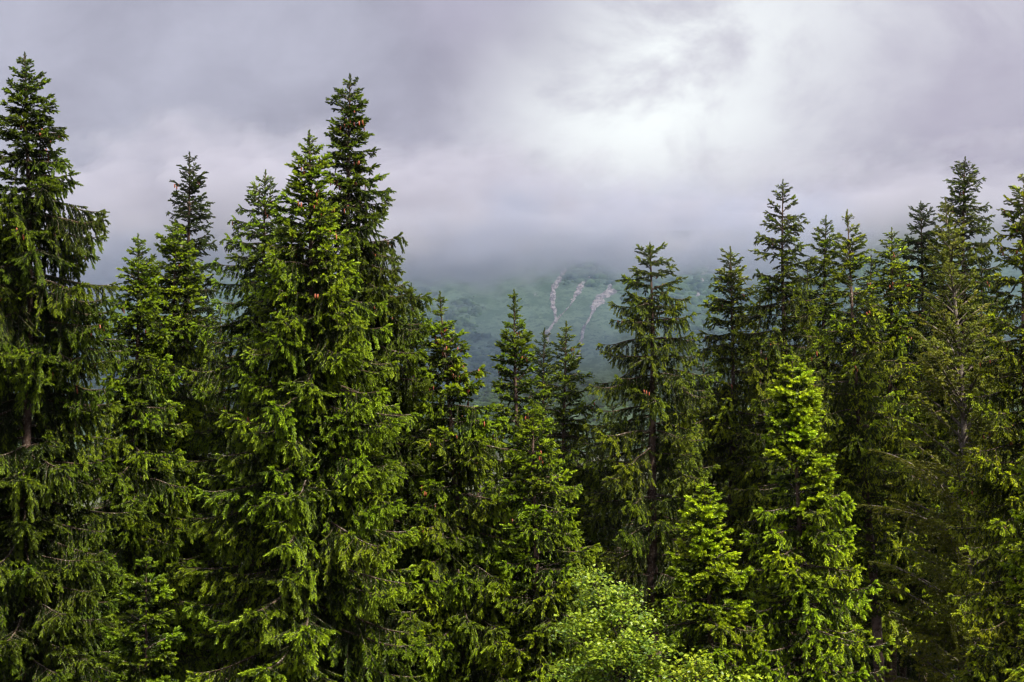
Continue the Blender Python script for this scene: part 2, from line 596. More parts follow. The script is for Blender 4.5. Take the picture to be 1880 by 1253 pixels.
def make_bough(name, L, a0, amid, a1, rng, hang=0.5, bare=0.2, spacing=0.075, sec=0.36, newp=0.6, slen=0.122, srad=0.025, wood=TWIG, needle=NEEDLE, nb=14, thick=1.0, gap=0.048, droop=0.6):
    """one bough along +X: main axis, side twigs that spread or hang, shoots on the twigs"""
    A = Acc()
    n = max(10, int(L * 12))
    s = np.linspace(0, 1, n)
    el = np.where(s < 0.55, a0 + (amid - a0) * (s / 0.55), amid + (a1 - amid) * ((s - 0.55) / 0.45) ** 1.3)
    el = el + 0.06 * np.interp(s, np.linspace(0, 1, 6), rng.randn(6))
    az = np.cumsum(rng.randn(n) * 0.035) + rng.randn() * 0.05
    d = np.stack([np.cos(el) * np.cos(az), np.cos(el) * np.sin(az), np.sin(el)], -1)
    ax = np.concatenate([[np.zeros(3)], np.cumsum(d[:-1] * (L / (n - 1)), axis=0)])
    r0 = (0.008 + 0.0095 * L) * thick
    A.tube(ax, r0 * (1 - 0.86 * s) + 0.0025, 5, 0)
    P, D, LN, RD, NW = [], [], [], [], []

    def put(p, dr, ln, nw, rd=1.0):
        P.append(p); D.append(dr); LN.append(ln); RD.append(srad * rd); NW.append(nw)
    ns = max(4, int(L * (1 - bare) / spacing))
    side = 1
    for i in range(ns):
        t = bare + (1 - bare) * (i + rng.rand()) / ns
        t = min(t, 0.985)
        f = t * (n - 1); k = int(f); w = f - k
        p = ax[k] * (1 - w) + ax[min(k + 1, n - 1)] * w
        dd = d[k]
        side = -side
        ls = (sec * L * (1 - t) ** 0.75 * (0.45 + 0.55 * float(sstep(bare * 0.6, bare + 0.25, t))) + 0.08) * rng.uniform(0.6, 1.25)
        ls = min(ls, 1.0)
        hangs = rng.rand() < hang
        a = side * R(rng.uniform(35, 62))
        v = rotz(dd, a)
        npt = max(2, int(ls / gap))
        step = ls / npt
        pts = [p]
        e = math.asin(max(-1, min(1, v[2])))
        h = math.atan2(v[1], v[0])
        etar = R(rng.uniform(-88, -62)) if hangs else R(rng.uniform(-28, 8) - 20 * droop)
        rate = 0.42 if hangs else 0.22
        for q in range(npt):
            e += (etar - e) * rate
            h += rng.randn() * 0.07
            dv = np.array([math.cos(e) * math.cos(h), math.cos(e) * math.sin(h), math.sin(e)])
            pts.append(pts[-1] + dv * step)
            # side shoots of the twig
            fr = (q + 1) / npt
            sd = np.array([-math.sin(h), math.cos(h), 0.0])
            for g in (-1, 1):
                if rng.rand() < 0.86:
                    ndir = dv * 0.75 + sd * g * rng.uniform(0.5, 0.9) + np.array([0, 0, rng.uniform(-0.45, 0.12) - 0.55 * droop])
                    nw = rng.uniform(0.75, 1.0) if rng.rand() < newp * (1.45 * float(sstep(0.25, 0.95, fr)) * (0.30 + 0.70 * float(sstep(0.15, 0.75, t))) + 0.3 * t * t) else 0.10 * rng.rand()
                    put(pts[-1], ndir, slen * rng.uniform(0.6, 1.1) * (1.0 if nw > .5 else 0.85), nw)
        put(pts[-1] - dv * step * 0.3, dv, slen * rng.uniform(0.9, 1.3), 1.0 if rng.rand() < newp * 1.2 else 0.1)
        if ls > 0.16:
            A.tube(np.array(pts), np.linspace(0.0055, 0.002, len(pts)), 3, 0)
    # foliage along the main axis
    for t in np.arange(max(0.12, bare * 0.8), 1.0, 0.05 / max(L, 0.25)):
        f = t * (n - 1); k = int(f); w = f - k
        p = ax[k] * (1 - w) + ax[min(k + 1, n - 1)] * w
        if rng.rand() < (0.30 + 0.7 * t):
            ndir = d[k] * 0.7 + np.array([0, rng.choice([-1, 1]) * rng.uniform(0.3, 0.8), rng.uniform(-0.8, 0.15)])
            put(p, ndir, slen * rng.uniform(0.7, 1.1), 1.0 if rng.rand() < newp * (0.3 + 0.7 * t) else 0.1)
    for g in (-0.5, 0, 0.5):
        put(ax[-2], rotz(d[-1], g) + np.array([0, 0, 0.1]), slen * 1.25, 1.0 if newp > 0.2 else 0.2, 1.05)
    A.shoots(np.array(P), np.array(D), np.array(LN), np.array(RD), np.array(NW), rng, 1, nb)
    me = A.mesh(name, [wood, needle])
    return me, ax, L


LIB = {}


def lib(style, specs, nvar):
    rng = np.random.RandomState(abs(hash(style)) % 1000 if False else sum(map(ord, style)))
    out = []
    for sp in specs:
        for v in range(nvar):
            kw = dict(sp)
            L = kw.pop('L') * (0.94 + 0.12 * rng.rand())
            a0, am, a1 = [R(x + rng.uniform(-5, 5)) for x in kw.pop('ang')]
            out.append(make_bough('bough_' + style, L, a0, am, a1, rng, **kw))
    LIB[style] = out


# heavy curtains of the near spruces
lib('dense', [
    dict(L=0.34, ang=(48, 38, 40), hang=0.0, bare=0.05, sec=0.42, newp=0.56, spacing=0.05, slen=0.11, srad=0.022, droop=0.0),
    dict(L=0.68, ang=(26, 14, 30), hang=0.12, bare=0.08, sec=0.44, newp=0.5, spacing=0.055, slen=0.13, srad=0.026, droop=0.25),
    dict(L=1.15, ang=(8, -4, 24), hang=0.6, bare=0.06, sec=0.58, newp=0.6, spacing=0.046),
    dict(L=1.70, ang=(-2, -14, 18), hang=0.72, bare=0.08, sec=0.54, newp=0.62, spacing=0.046),
    dict(L=2.35, ang=(-8, -18, 14), hang=0.76, bare=0.12, sec=0.47, newp=0.65, spacing=0.048),
], 4)
# thinner, older spruces further back
lib('airy', [
    dict(L=0.36, ang=(50, 36, 36), hang=0.0, bare=0.05, sec=0.40, newp=0.30, spacing=0.06, nb=11, slen=0.11, srad=0.021, droop=0.0),
    dict(L=0.75, ang=(24, 10, 28), hang=0.25, bare=0.10, sec=0.42, newp=0.32, spacing=0.066, nb=11, slen=0.13, srad=0.025, droop=0.3),
    dict(L=1.35, ang=(6, -6, 24), hang=0.55, bare=0.10, sec=0.50, newp=0.52, spacing=0.056, nb=11),
    dict(L=2.10, ang=(-4, -14, 16), hang=0.66, bare=0.13, sec=0.43, newp=0.56, spacing=0.056, nb=11),
    dict(L=2.90, ang=(-8, -17, 12), hang=0.68, bare=0.17, sec=0.38, newp=0.56, spacing=0.058, nb=11),
], 3)
# young bright trees
lib('young', [
    dict(L=0.32, ang=(46, 40, 44), hang=0.0, bare=0.03, sec=0.50, newp=0.75, spacing=0.042, srad=0.030, droop=0.1),
    dict(L=0.65, ang=(28, 18, 34), hang=0.08, bare=0.06, sec=0.48, newp=0.75, spacing=0.050, srad=0.030, droop=0.2),
    dict(L=1.10, ang=(2, -6, 34), hang=0.45, bare=0.10, sec=0.48, newp=0.62, spacing=0.055, srad=0.026),
    dict(L=1.65, ang=(-8, -10, 34), hang=0.6, bare=0.18, sec=0.42, newp=0.62, spacing=0.060, srad=0.026),
], 4)
# larch: rising grey limbs with small tufts
lib('larch', [
    dict(L=0.5, ang=(48, 42, 40), hang=0.0, bare=0.05, sec=0.40, newp=0.3, spacing=0.08, slen=0.070, srad=0.028, gap=0.055, wood=GREYW, needle=LARCHN, nb=9, droop=0.0),
    dict(L=1.2, ang=(46, 38, 26), hang=0.12, bare=0.22, sec=0.40, thick=1.3, newp=0.6, spacing=0.066, slen=0.070, srad=0.028, gap=0.055, wood=GREYW, needle=LARCHN, nb=9, droop=0.0),
    dict(L=2.1, ang=(44, 34, 16), hang=0.22, bare=0.24, sec=0.36, newp=0.6, spacing=0.066, slen=0.070, srad=0.028, gap=0.055, wood=GREYW, needle=LARCHN, nb=9, thick=1.2, droop=0.0),
    dict(L=3.0, ang=(40, 28, 8), hang=0.3, bare=0.28, sec=0.31, newp=0.6, spacing=0.066, slen=0.070, srad=0.028, gap=0.055, wood=GREYW, needle=LARCHN, nb=9, thick=1.2, droop=0.0),
], 4)


# ------------------------------------------------------------------ trees
def conifer(name, label, tip, depth, prof, style='dense', tint=(1, 1, 1), new=1.0, base_px=None, seed=0, whorl=0.38, per=5, extra=2,
            cones=0, low_py=1330, trunk_r=None, group='spruces of the forest edge', cat='spruce tree', trunk_mat=None, lead=0.45, cone_top=0.5, grow=(0.78, 1.13)):
    """tip (px,py) of the photograph at this depth; prof = [(pixels below tip, half width left, half width right)]"""
    rng = np.random.RandomState(1000 + seed)
    mpp = depth / FPX
    top = pix(tip[0], tip[1], depth)
    bx = pix(base_px if base_px is not None else tip[0], 1253, depth)
    slope = (bx.x - top.x) / max(0.1, (top.z - bx.z))
    gz = float(ground_z(bx.x, depth))
    base_x = top.x + slope * (top.z - gz)
    H = top.z - gz
    root = new_obj(name, None, None, label, cat, group)
    root.location = (base_x, depth, gz - 0.05)
    zt = H + 0.05

    def axis(z):            # trunk centre line in local coordinates
        return np.array([-slope * z + 0.05 * math.sin(z * 0.55 + seed) * min(1, z / 4), 0.05 * math.cos(z * 0.4 + seed * 2), z])
    off = axis(zt)
    # trunk
    zz = np.linspace(-0.15, zt, 34)
    rb = trunk_r if trunk_r else 0.010 * H + 0.03
    C = np.array([axis(z) for z in zz])
    rr = rb * (1 - zz / zt * 0.985).clip(0.004) ** 0.9 + 0.004 + 0.5 * rb * np.exp(-(zz + 0.15) / 0.5)
    T = Acc()
    T.tube(C, rr, 10, 0)
    new_obj('trunk', T.mesh('trunk', [trunk_mat or TRUNKM], True), root)
    # crown: leader shoots and dead inner twigs
    A = Acc()
    P, D, Ln = [], [], []
    for q in np.arange(0.0, lead, 0.022):
        a = rng.rand() * 6.28
        P.append(axis(zt - q)); out = 0.35 + 0.8 * q / lead
        D.append((math.cos(a) * out, math.sin(a) * out, 0.9)); Ln.append(0.06 + 0.09 * q / lead)
    P.append(axis(zt - 0.06)); D.append((0, 0, 1)); Ln.append(0.12)
    A.shoots(np.array(P), np.array(D), np.array(Ln), 0.02, 0.5, rng, 1)
    low_z = max(0.8, pix(tip[0], low_py, depth).z - root.location.z)
    for q in range(int((zt - low_z) * 5)):
        z = rng.uniform(low_z, zt - 1.5); a = rng.rand() * 6.28; l = rng.uniform(0.25, 0.7)
        p0 = axis(z); dv = np.array([math.cos(a), math.sin(a), rng.uniform(-0.35, 0.1)])
        pts = np.array([p0, p0 + dv * l * 0.5 + (0, 0, -0.02), p0 + dv * l + (0, 0, -0.08 * rng.rand())])
        A.tube(pts, [0.007, 0.005, 0.002], 3, 0)
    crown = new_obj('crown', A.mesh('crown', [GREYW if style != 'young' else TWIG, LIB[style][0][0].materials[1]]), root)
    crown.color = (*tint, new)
    # boughs
    pd = np.array([p[0] for p in prof], float) * mpp
    pl = np.array([p[1] for p in prof], float) * mpp
    pr = np.array([p[2] for p in prof], float) * mpp
    L_ = LIB[style]
    Ls = np.array([b[2] for b in L_])
    z = zt - 0.16
    az0 = rng.rand() * 6.28
    conepts = []

    gapz, gapa = rng.uniform(low_z, zt - 2, 3), rng.uniform(0, 6.28, 3)

    def bough(z, az, fac):
        if any(abs(z - gz_) < 0.28 and math.cos(az - ga_) > 0.6 for gz_, ga_ in zip(gapz, gapa)):
            return
        dist = zt - z
        wl, wr = np.interp(dist, pd, pl), np.interp(dist, pd, pr)
        w = 0.5 * (wl + wr) + 0.5 * (wr - wl) * math.cos(az)
        w = max(0.12, w * fac * rng.uniform(*grow))
        sel = np.argsort(np.abs(np.log(Ls / w)) + 0.12 * rng.rand(len(Ls)))[:1][0]
        me, axp, L = L_[sel]
        reach = axp[-1][0]
        s = w / reach
        s = min(max(s, 0.35), 1.45)
        o = bpy.data.objects.new('bough', me)
        COL.objects.link(o)
        o.parent = crown
        rise = axp[-1][2] * s
        p = axis(min(z - rise * 0.92, zt - 0.02 - 0.25 * dist))
        o.location = p
        pit = rng.uniform(-0.11, 0.11)
        roll = rng.uniform(-0.15, 0.15)
        o.rotation_euler = (roll, -pit, az)
        o.scale = (s, s * (1 if rng.rand() < .5 else -1), s * rng.uniform(0.9, 1.1))
        v = rng.uniform(0.8, 1.2)
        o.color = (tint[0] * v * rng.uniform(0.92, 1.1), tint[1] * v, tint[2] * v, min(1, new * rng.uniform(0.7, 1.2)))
        if cones and dist < cone_top * (zt - low_z) and dist > 0.5:
            q0 = rng.uniform(0.45, 0.95)
            for _ in range(3):
                q = axp[min(len(axp) - 1, int(len(axp) * (q0 + rng.uniform(-0.06, 0.06))))] * s + rng.randn(3) * 0.05
                c, sn = math.cos(az), math.sin(az)
                conepts.append(p + np.array([q[0] * c - q[1] * sn, q[0] * sn + q[1] * c, q[2] + q[0] * math.sin(pit) - 0.03]))

    while z > low_z:
        dist = zt - z
        k = per if dist > 1.1 else max(3, per - 1)
        az0 += 0.9 + rng.rand() * 0.7
        for j in range(k):
            if rng.rand() < 0.07:
                continue
            bough(z + rng.uniform(-0.05, 0.05), az0 + j * 2 * math.pi / k + rng.uniform(-0.25, 0.25), 1.0)
        step = whorl * (0.66 + 0.34 * float(sstep(0.2, 2.5, dist))) * rng.uniform(0.85, 1.15)
        if dist > 0.6:
            for j in range(extra):
                bough(z - step * rng.uniform(0.3, 0.7), rng.rand() * 6.28, rng.uniform(0.4, 0.85))
        z -= step
    if cones and conepts:
        idx = (rng.permutation(len(conepts) // 3)[:, None] * 3 + np.arange(3)).ravel()[:int(cones * 1.8)]
        B = Acc()
        for i in idx:
            p = conepts[i]
            l = rng.uniform(0.09, 0.13); rad = rng.uniform(0.015, 0.021)
            tl = rng.randn(2) * 0.012
            pts = np.array([p + (tl[0] * f, tl[1] * f, -l * f) for f in (0, 0.2, 0.6, 0.9, 1.0)])
            B.tube(pts, np.array([0.35, 0.9, 1.0, 0.6, 0.08]) * rad, 6, 0)
        new_obj('cones', B.mesh('cones', [CONE], True), crown, kind='stuff', label='hanging reddish brown cones')
    return root


G0 = (1, 1, 1)
# --- the left group, nearest
conifer('spruce_tree', 'tall dark spruce at the left edge, leftmost tip of the photo', (50, 100), 44, [(0, 8, 8), (40, 22, 25), (110, 50, 55), (170, 60, 75), (240, 80, 110), (350, 120, 160), (520, 160, 175), (720, 175, 180), (950, 190, 190), (1200, 200, 200)],
        tint=(0.7, 0.72, 0.75), new=0.7, seed=1, cones=60, trunk_r=0.18, whorl=0.35)
conifer('spruce_tree', 'main spruce left of centre with pinkish trunk showing between heavy green boughs', (572, 243), 44, [(0, 8, 8), (50, 28, 28), (110, 45, 45), (200, 78, 70), (300, 110, 120), (400, 140, 155), (550, 175, 175), (700, 200, 200), (900, 215, 225), (1100, 220, 240)],
        seed=2, cones=60, trunk_r=0.19, base_px=563, new=0.95, whorl=0.34)
conifer('spruce_tree', 'tallest spruce, dark spire just behind the main spruce left of centre', (642, 138), 47.5, [(0, 8, 8), (60, 28, 30), (120, 42, 40), (190, 45, 55), (250, 60, 100), (330, 80, 128), (420, 100, 148), (500, 120, 170), (600, 150, 190), (750, 170, 215), (950, 190, 250), (1150, 200, 270)],
        tint=(0.8, 0.8, 0.85), new=0.6, seed=3, cones=80, trunk_r=0.2, cone_top=0.6)
conifer('spruce_tree', 'spruce with thin upswept top just left of the main spruce', (487, 315), 51, [(0, 8, 8), (60, 40, 35), (120, 70, 60), (200, 90, 90), (300, 115, 120), (450, 140, 140), (700, 165, 165), (950, 185, 185)],
        style='airy', tint=(0.95, 1, 0.9), new=0.9, seed=4, cones=12, low_py=1180)
conifer('spruce_tree', 'dark slender spruce spire rising behind the lighter trees at left', (345, 282), 58, [(0, 8, 8), (50, 26, 30), (100, 32, 42), (180, 42, 50), (300, 70, 70), (500, 105, 100), (800, 130, 130)],
        style='airy', tint=(0.6, 0.62, 0.72), new=0.4, seed=5, cones=12, low_py=1150)
conifer('spruce_tree', 'light green spruce top in front of the dark slender spire', (318, 405), 53, [(0, 10, 10), (50, 35, 35), (120, 60, 55), (220, 80, 75), (350, 100, 95), (550, 120, 115), (800, 135, 135)],
        tint=(1.02, 1, 0.9), new=0.95, seed=6, cones=10, low_py=1200)
conifer('spruce_tree', 'shorter light spruce filling the gap beside the left edge spruce', (250, 432), 50, [(0, 8, 8), (60, 28, 28), (130, 48, 48), (230, 72, 72), (350, 95, 95), (550, 130, 120), (800, 150, 140)],
        tint=(1.0, 1.02, 0.95), new=0.95, seed=7, cones=8, low_py=1290)
conifer('spruce_tree', 'small young spruce low in front at lower left', (272, 1018), 40, [(0, 6, 6), (40, 22, 22), (90, 50, 48), (140, 66, 60), (200, 80, 78), (300, 100, 95)],
        tint=(0.8, 0.84, 0.8), new=0.8, seed=8, style='young', trunk_r=0.06, whorl=0.50, extra=0, low_py=1400, lead=0.5)
# --- right of the tall pair
conifer('spruce_tree', 'small pale spruce tip showing behind the tallest spruce', (757, 522), 60, [(0, 6, 6), (60, 25, 25), (130, 40, 40), (250, 60, 60), (400, 90, 90)],
        style='airy', tint=(0.95, 1, 0.95), new=0.8, seed=9, low_py=1000)
conifer('spruce_tree', 'spruce with pointed tip and rusty cones right of the tallest spruce', (811, 538), 47, [(0, 6, 6), (60, 22, 24), (120, 42, 52), (180, 60, 72), (280, 85, 115), (400, 115, 140), (550, 150, 160), (700, 170, 195), (850, 180, 210)],
        seed=10, cones=70, base_px=855, tint=(1.02, 1, 0.9), new=1.0, cone_top=0.7)
conifer('spruce_tree', 'spruce with bare pointed leader in the middle against the mountain', (947, 535), 49, [(0, 4, 4), (45, 12, 12), (100, 34, 30), (150, 42, 40), (230, 50, 48), (300, 60, 75), (400, 75, 115), (480, 90, 128), (600, 100, 140), (750, 110, 150)],
        seed=11, cones=14, base_px=958, tint=(1.0, 1, 0.95), new=0.85, lead=0.7, extra=1)
conifer('spruce_tree', 'thin dark spruce spire between the middle leader and the cone covered top', (1000, 605), 62, [(0, 6, 6), (40, 16, 16), (120, 30, 28), (250, 50, 50), (450, 80, 80)],
        style='airy', tint=(0.75, 0.78, 0.8), new=0.4, seed=12, low_py=1150)
conifer('spruce_tree', 'medium spruce with blunt top left of the broad centre right spruce', (1037, 592), 58, [(0, 8, 8), (50, 22, 22), (100, 40, 42), (170, 60, 60), (260, 80, 75), (400, 100, 95), (600, 120, 120)],
        style='airy', tint=(1.22, 1.16, 0.90), new=0.70, seed=13, cones=10, low_py=1150)
conifer('spruce_tree', 'broad dark spruce right of centre with its whole trunk showing', (1193, 448), 56, [(0, 22, 22), (40, 40, 45), (90, 65, 70), (140, 90, 85), (200, 95, 100), (300, 110, 115), (420, 140, 120), (600, 130, 110), (680, 60, 60), (720, 30, 30)],
        style='airy', tint=(1.09, 1.01, 0.85), new=0.65, seed=14, cones=10, trunk_r=0.24, base_px=1203, low_py=1140, extra=1, whorl=0.46)
conifer('spruce_tree', 'spruce with open drooping branches between the two large right spruces', (1343, 455), 60, [(0, 10, 10), (60, 36, 34), (110, 52, 45), (200, 70, 65), (320, 110, 90), (450, 140, 110), (650, 140, 120)],
        style='airy', tint=(1.25, 1.08, 0.77), new=0.90, seed=15, cones=20, low_py=1200)
conifer('spruce_tree', 'tall dense spruce spire rising behind the bright young spruce', (1438, 332), 58, [(0, 8, 8), (60, 32, 36), (110, 48, 55), (180, 62, 60), (260, 80, 75), (400, 95, 95), (600, 120, 115), (800, 130, 130)],
        style='airy', tint=(0.88, 0.81, 0.61), new=0.80, seed=16, cones=14, base_px=1450, low_py=1150, extra=2)
conifer('spruce_tree', 'left one of a close pair of spires right of the tall dense spruce', (1515, 398), 61, [(0, 6, 6), (50, 24, 22), (120, 40, 38), (250, 70, 65), (450, 95, 95), (700, 115, 115)],
        style='airy', tint=(1.02, 0.96, 0.72), new=0.85, seed=17, low_py=1100)
conifer('spruce_tree', 'right one of a close pair of spires, pale leaning trunk showing low down', (1552, 388), 54, [(0, 6, 6), (50, 26, 26), (110, 40, 42), (170, 52, 60), (260, 85, 75), (400, 105, 90), (520, 90, 70), (620, 45, 40), (760, 25, 25)],
        style='airy', tint=(1.41, 1.24, 0.85), new=0.90, seed=18, base_px=1615, trunk_r=0.17, low_py=1120, extra=1, cones=8)
conifer('spruce_tree', 'bushy spruce with brown cones left of the grey limbed larch', (1635, 420), 60, [(0, 8, 8), (50, 34, 32), (120, 55, 48), (250, 80, 75), (450, 100, 100), (700, 120, 120)],
        style='airy', tint=(1.41, 1.27, 0.90), new=1.00, seed=19, cones=40, low_py=1150)
conifer('spruce_tree', 'dark far spruce spire just left of the larch tip', (1692, 372), 66, [(0, 8, 8), (50, 38, 36), (120, 52, 48), (250, 70, 70), (500, 100, 100)],
        style='airy', tint=(0.6, 0.63, 0.7), new=0.35, seed=20, low_py=1100)
conifer('larch_tree', 'larch with pale grey trunk and rising bare limbs at right', (1738, 366), 51, [(0, 10, 10), (60, 30, 30), (130, 55, 55), (230, 85, 75), (350, 130, 100), (480, 165, 115), (650, 175, 120), (900, 165, 110)],
        style='larch', tint=(1.1, 1.0, 0.9), new=0.6, seed=21, base_px=1800, trunk_mat=GREYW, trunk_r=0.17, group=None, cat='larch tree', low_py=1290, whorl=0.38, extra=2)
conifer('spruce_tree', 'dark spruce with the highest tip at right, behind the larch', (1772, 290), 60, [(0, 8, 8), (40, 34, 34), (100, 42, 45), (170, 60, 60), (300, 90, 90), (500, 110, 110), (800, 125, 125)],
        style='airy', tint=(0.90, 0.85, 0.75), new=0.55, seed=22, cones=20, low_py=1150)
conifer('spruce_tree', 'spruce cut by the right edge with pinkish cones on drooping boughs', (1884, 318), 47, [(0, 10, 10), (70, 42, 42), (150, 55, 55), (280, 85, 85), (450, 110, 110), (650, 130, 130), (900, 150, 150)],
        style='airy', tint=(1.5, 1.25, 0.9), new=1.0, seed=23, cones=90, cone_top=0.7, low_py=1330)
conifer('spruce_tree', 'full bright spruce sloping down to the right below the middle leader', (982, 742), 46, [(0, 12, 12), (80, 36, 40), (170, 55, 68), (280, 75, 98), (400, 90, 112), (550, 105, 120)],
        seed=31, tint=(1.05, 1.03, 0.9), new=1.0, base_px=985, trunk_r=0.15, whorl=0.38, cones=10)
# --- bright young trees in front on the right
conifer('spruce_tree', 'bright yellow green young spruce standing in front, right of centre', (1458, 642), 42, [(0, 5, 5), (35, 16, 16), (80, 36, 34), (140, 44, 42), (200, 66, 60), (280, 95, 92), (380, 118, 115), (500, 130, 140), (620, 140, 165)],
        style='young', tint=(1.35, 1.3, 1.0), new=1.0, seed=24, base_px=1475, trunk_r=0.12, lead=0.6, whorl=0.40, extra=2)
conifer('spruce_tree', 'shorter bright young spruce in front, left of the taller bright one', (1297, 880), 41.5, [(0, 5, 5), (30, 16, 16), (80, 42, 40), (170, 70, 66), (260, 92, 86), (380, 110, 100)],
        style='young', tint=(1.35, 1.28, 0.95), new=1.0, lead=0.5, seed=25, base_px=1303, trunk_r=0.10, whorl=0.38, extra=2)
conifer('spruce_tree', 'bright spruce mostly beyond the right edge, only branch tips showing', (1935, 700), 40, [(0, 8, 8), (100, 40, 40), (250, 70, 70), (400, 90, 90), (560, 105, 105)],
        style='young', tint=(1.2, 1.12, 0.9), new=1.0, seed=26, trunk_r=0.12)

# --- dark trees standing deeper in the wood
DEEP = [
    (20, 520, 66, 'deep wood spruce behind the left edge spruce'),
    (190, 800, 82, 'far low spruce in the gap right of the left edge spruce'),
    (405, 560, 68, 'deep wood spruce behind the thin upswept top'),
    (470, 640, 74, 'deep wood spruce behind the left side of the main spruce'),
    (570, 700, 84, 'far spruce hidden behind the main spruce'),
    (690, 600, 70, 'deep wood spruce behind the tallest spruce'),
    (790, 760, 80, 'far spruce behind the rusty cone spruce'),
    (875, 790, 70, 'low deep wood spruce left of the middle leader'),
    (985, 830, 78, 'far spruce low behind the middle leader'),
    (1110, 800, 66, 'low dark spruce in the gap left of the broad spruce trunk'),
    (1180, 770, 76, 'far spruce straight behind the broad spruce trunk'),
    (1265, 700, 68, 'dark spruce in the shade right of the broad spruce trunk'),
    (1335, 720, 80, 'far spruce behind the shorter bright young spruce'),
    (1400, 610, 70, 'deep wood spruce behind the tall dense spire'),
    (1490, 640, 82, 'far spruce behind the taller bright young spruce'),
    (1590, 560, 72, 'deep wood spruce behind the pair of spires'),
    (1655, 690, 62, 'shaded spruce left of the larch trunk'),
    (1700, 560, 76, 'farthest deep wood spruce behind the larch'),
    (1485, 480, 72, 'dark far spire between the tall dense spruce and the close pair'),
    (1600, 470, 78, 'dark far spire right of the close pair of spires'),
    (1395, 540, 76, 'dark far spire left of the tall dense spruce'),
    (1800, 440, 74, 'dark far spruce between the larch and the right edge spruce'),
    (1290, 640, 74, 'dark far spruce right of the broad spruce top'),
    (110, 790, 104, 'farthest spruce glimpsed right of the left edge trunk'),
    (215, 770, 112, 'farthest spruce glimpsed behind the shorter light spruce'),
    (880, 800, 108, 'farthest spruce glimpsed left of the middle leader'),
    (935, 830, 98, 'far low spruce glimpsed behind the middle leader trunk'),
    (1060, 780, 110, 'farthest spruce glimpsed left of the broad spruce'),
    (1125, 740, 100, 'far spruce glimpsed through the left boughs of the broad spruce'),
    (1780, 640, 84, 'far spruce in the dark right of the larch trunk'),
    (1830, 520, 66, 'deep wood spruce right of the larch'),
]
for i, (px, py, dep, lab) in enumerate(DEEP):
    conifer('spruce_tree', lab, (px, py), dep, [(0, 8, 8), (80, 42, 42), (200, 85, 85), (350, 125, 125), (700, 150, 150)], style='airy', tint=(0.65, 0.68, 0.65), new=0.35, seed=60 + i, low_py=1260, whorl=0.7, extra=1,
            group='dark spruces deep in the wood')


# ------------------------------------------------------------------ broadleaved bushes
def maple(label, tips, depth, spread, nleaf, seed, group=None, leaf=0.048, tint=(1, 1, 1)):
    """tips: crown clump centres (px, py, radius px) in the photograph at this depth"""
    rng = np.random.RandomState(500 + seed)
    mpp = depth / FPX
    C = [(pix(a, b, depth + dd), r * mpp) for a, b, r, dd in tips]
    bx = float(np.mean([c[0].x for c in C]))
    gz = float(ground_z(bx, depth))
    root = new_obj('maple_tree', None, None, label, 'maple tree', group)
    root.location = (bx, depth, gz - 0.03)
    base = np.array([bx, depth, gz - 0.03])
    top = max(c[0].z for c in C) - base[2]
    T = Acc()
    zz = np.linspace(-0.1, top * 0.8, 12)
    T.tube(np.stack([0.08 * np.sin(zz), 0.06 * np.cos(zz * 0.7), zz], -1), np.linspace(0.09, 0.02, 12), 8, 0)
    new_obj('trunk', T.mesh('trunk', [TRUNKM], True), root)
    B = Acc()
    V, F, A = [], [], []
    for c, r in C:
        c = np.array(c) - base
        sp = np.array([0, 0, max(0.5, c[2] - r * 1.6 - 0.8)])
        mid = 0.5 * (sp + c) + (0, 0, -0.1)
        B.tube(np.array([sp, mid, c - (0, 0, r * 0.3)]), [0.03, 0.02, 0.01], 5, 0)
        nt = max(6, int(22 * (r / 0.5) ** 2))
        for q in range(nt):
            dv = rng.randn(3); dv /= np.linalg.norm(dv); dv[2] = abs(dv[2]) * 0.9 - 0.25
            e = c + dv * r * rng.uniform(0.45, 1.08)
            st = c + (0, 0, -r * 0.4) + dv * r * 0.1
            B.tube(np.array([st, 0.5 * (st + e) + (0, 0, 0.03), e]), [0.009, 0.006, 0.002], 3, 0)
            k = nleaf
            # leaves sit in flat tiers near the end of each twig
            pos = e + np.stack([rng.randn(k) * 0.15, rng.randn(k) * 0.15, rng.randn(k) * 0.09], -1) + dv * rng.uniform(-0.16, 0.08, k)[:, None]
            nrm = np.stack([rng.randn(k) * 0.6, rng.randn(k) * 0.6 - 0.2, np.ones(k)], -1)
            nrm /= np.linalg.norm(nrm, axis=1)[:, None]
            u = np.cross(nrm, rng.randn(k, 3)); u /= np.linalg.norm(u, axis=1)[:, None]
            w = np.cross(nrm, u)
            s = leaf * rng.uniform(0.45, 1.3, k)[:, None]
            # five-lobed outline as a fan round the stalk end
            base_p = pos - u * s
            pts = [base_p]
            for ang, rad in ((-75, .8), (-48, 0.62), (-30, 1.25), (-14, 1.0), (0, 1.75), (14, 1.0), (30, 1.25), (48, 0.62), (75, .8)):
                pts.append(base_p + s * rad * (u * math.cos(R(ang)) + w * math.sin(R(ang))) - nrm * s * 0.25 * abs(math.sin(R(ang))) - nrm * s * 0.2 * (rad > 1.6))
            pv = np.stack(pts, 1)
            off = sum(len(v) for v in V)
            V.append(pv.reshape(-1, 3))
            idx = off + np.arange(k)[:, None] * 10
            for a_ in range(1, 9):
                F.append(np.concatenate([idx, idx + a_, idx + a_ + 1], 1))
            at = np.zeros((k, 10, 4)); at[..., 1] = rng.rand(k)[:, None]; at[..., 0] = (rng.rand(k) < (0.3 + 0.45 * (dv[2] > 0.1)))[:, None] * 1.0; at[..., 3] = 1
            A.append(at.reshape(-1, 4))
    crown = new_obj('crown', B.mesh('crown', [TWIG], True), root)
    lf = new_obj('leaves', mesh_tris('leaves', np.concatenate(V), np.concatenate(F), [MAPLEN], attr=np.concatenate(A)), crown, kind='stuff')
    lf.color = (*tint, 1.0)


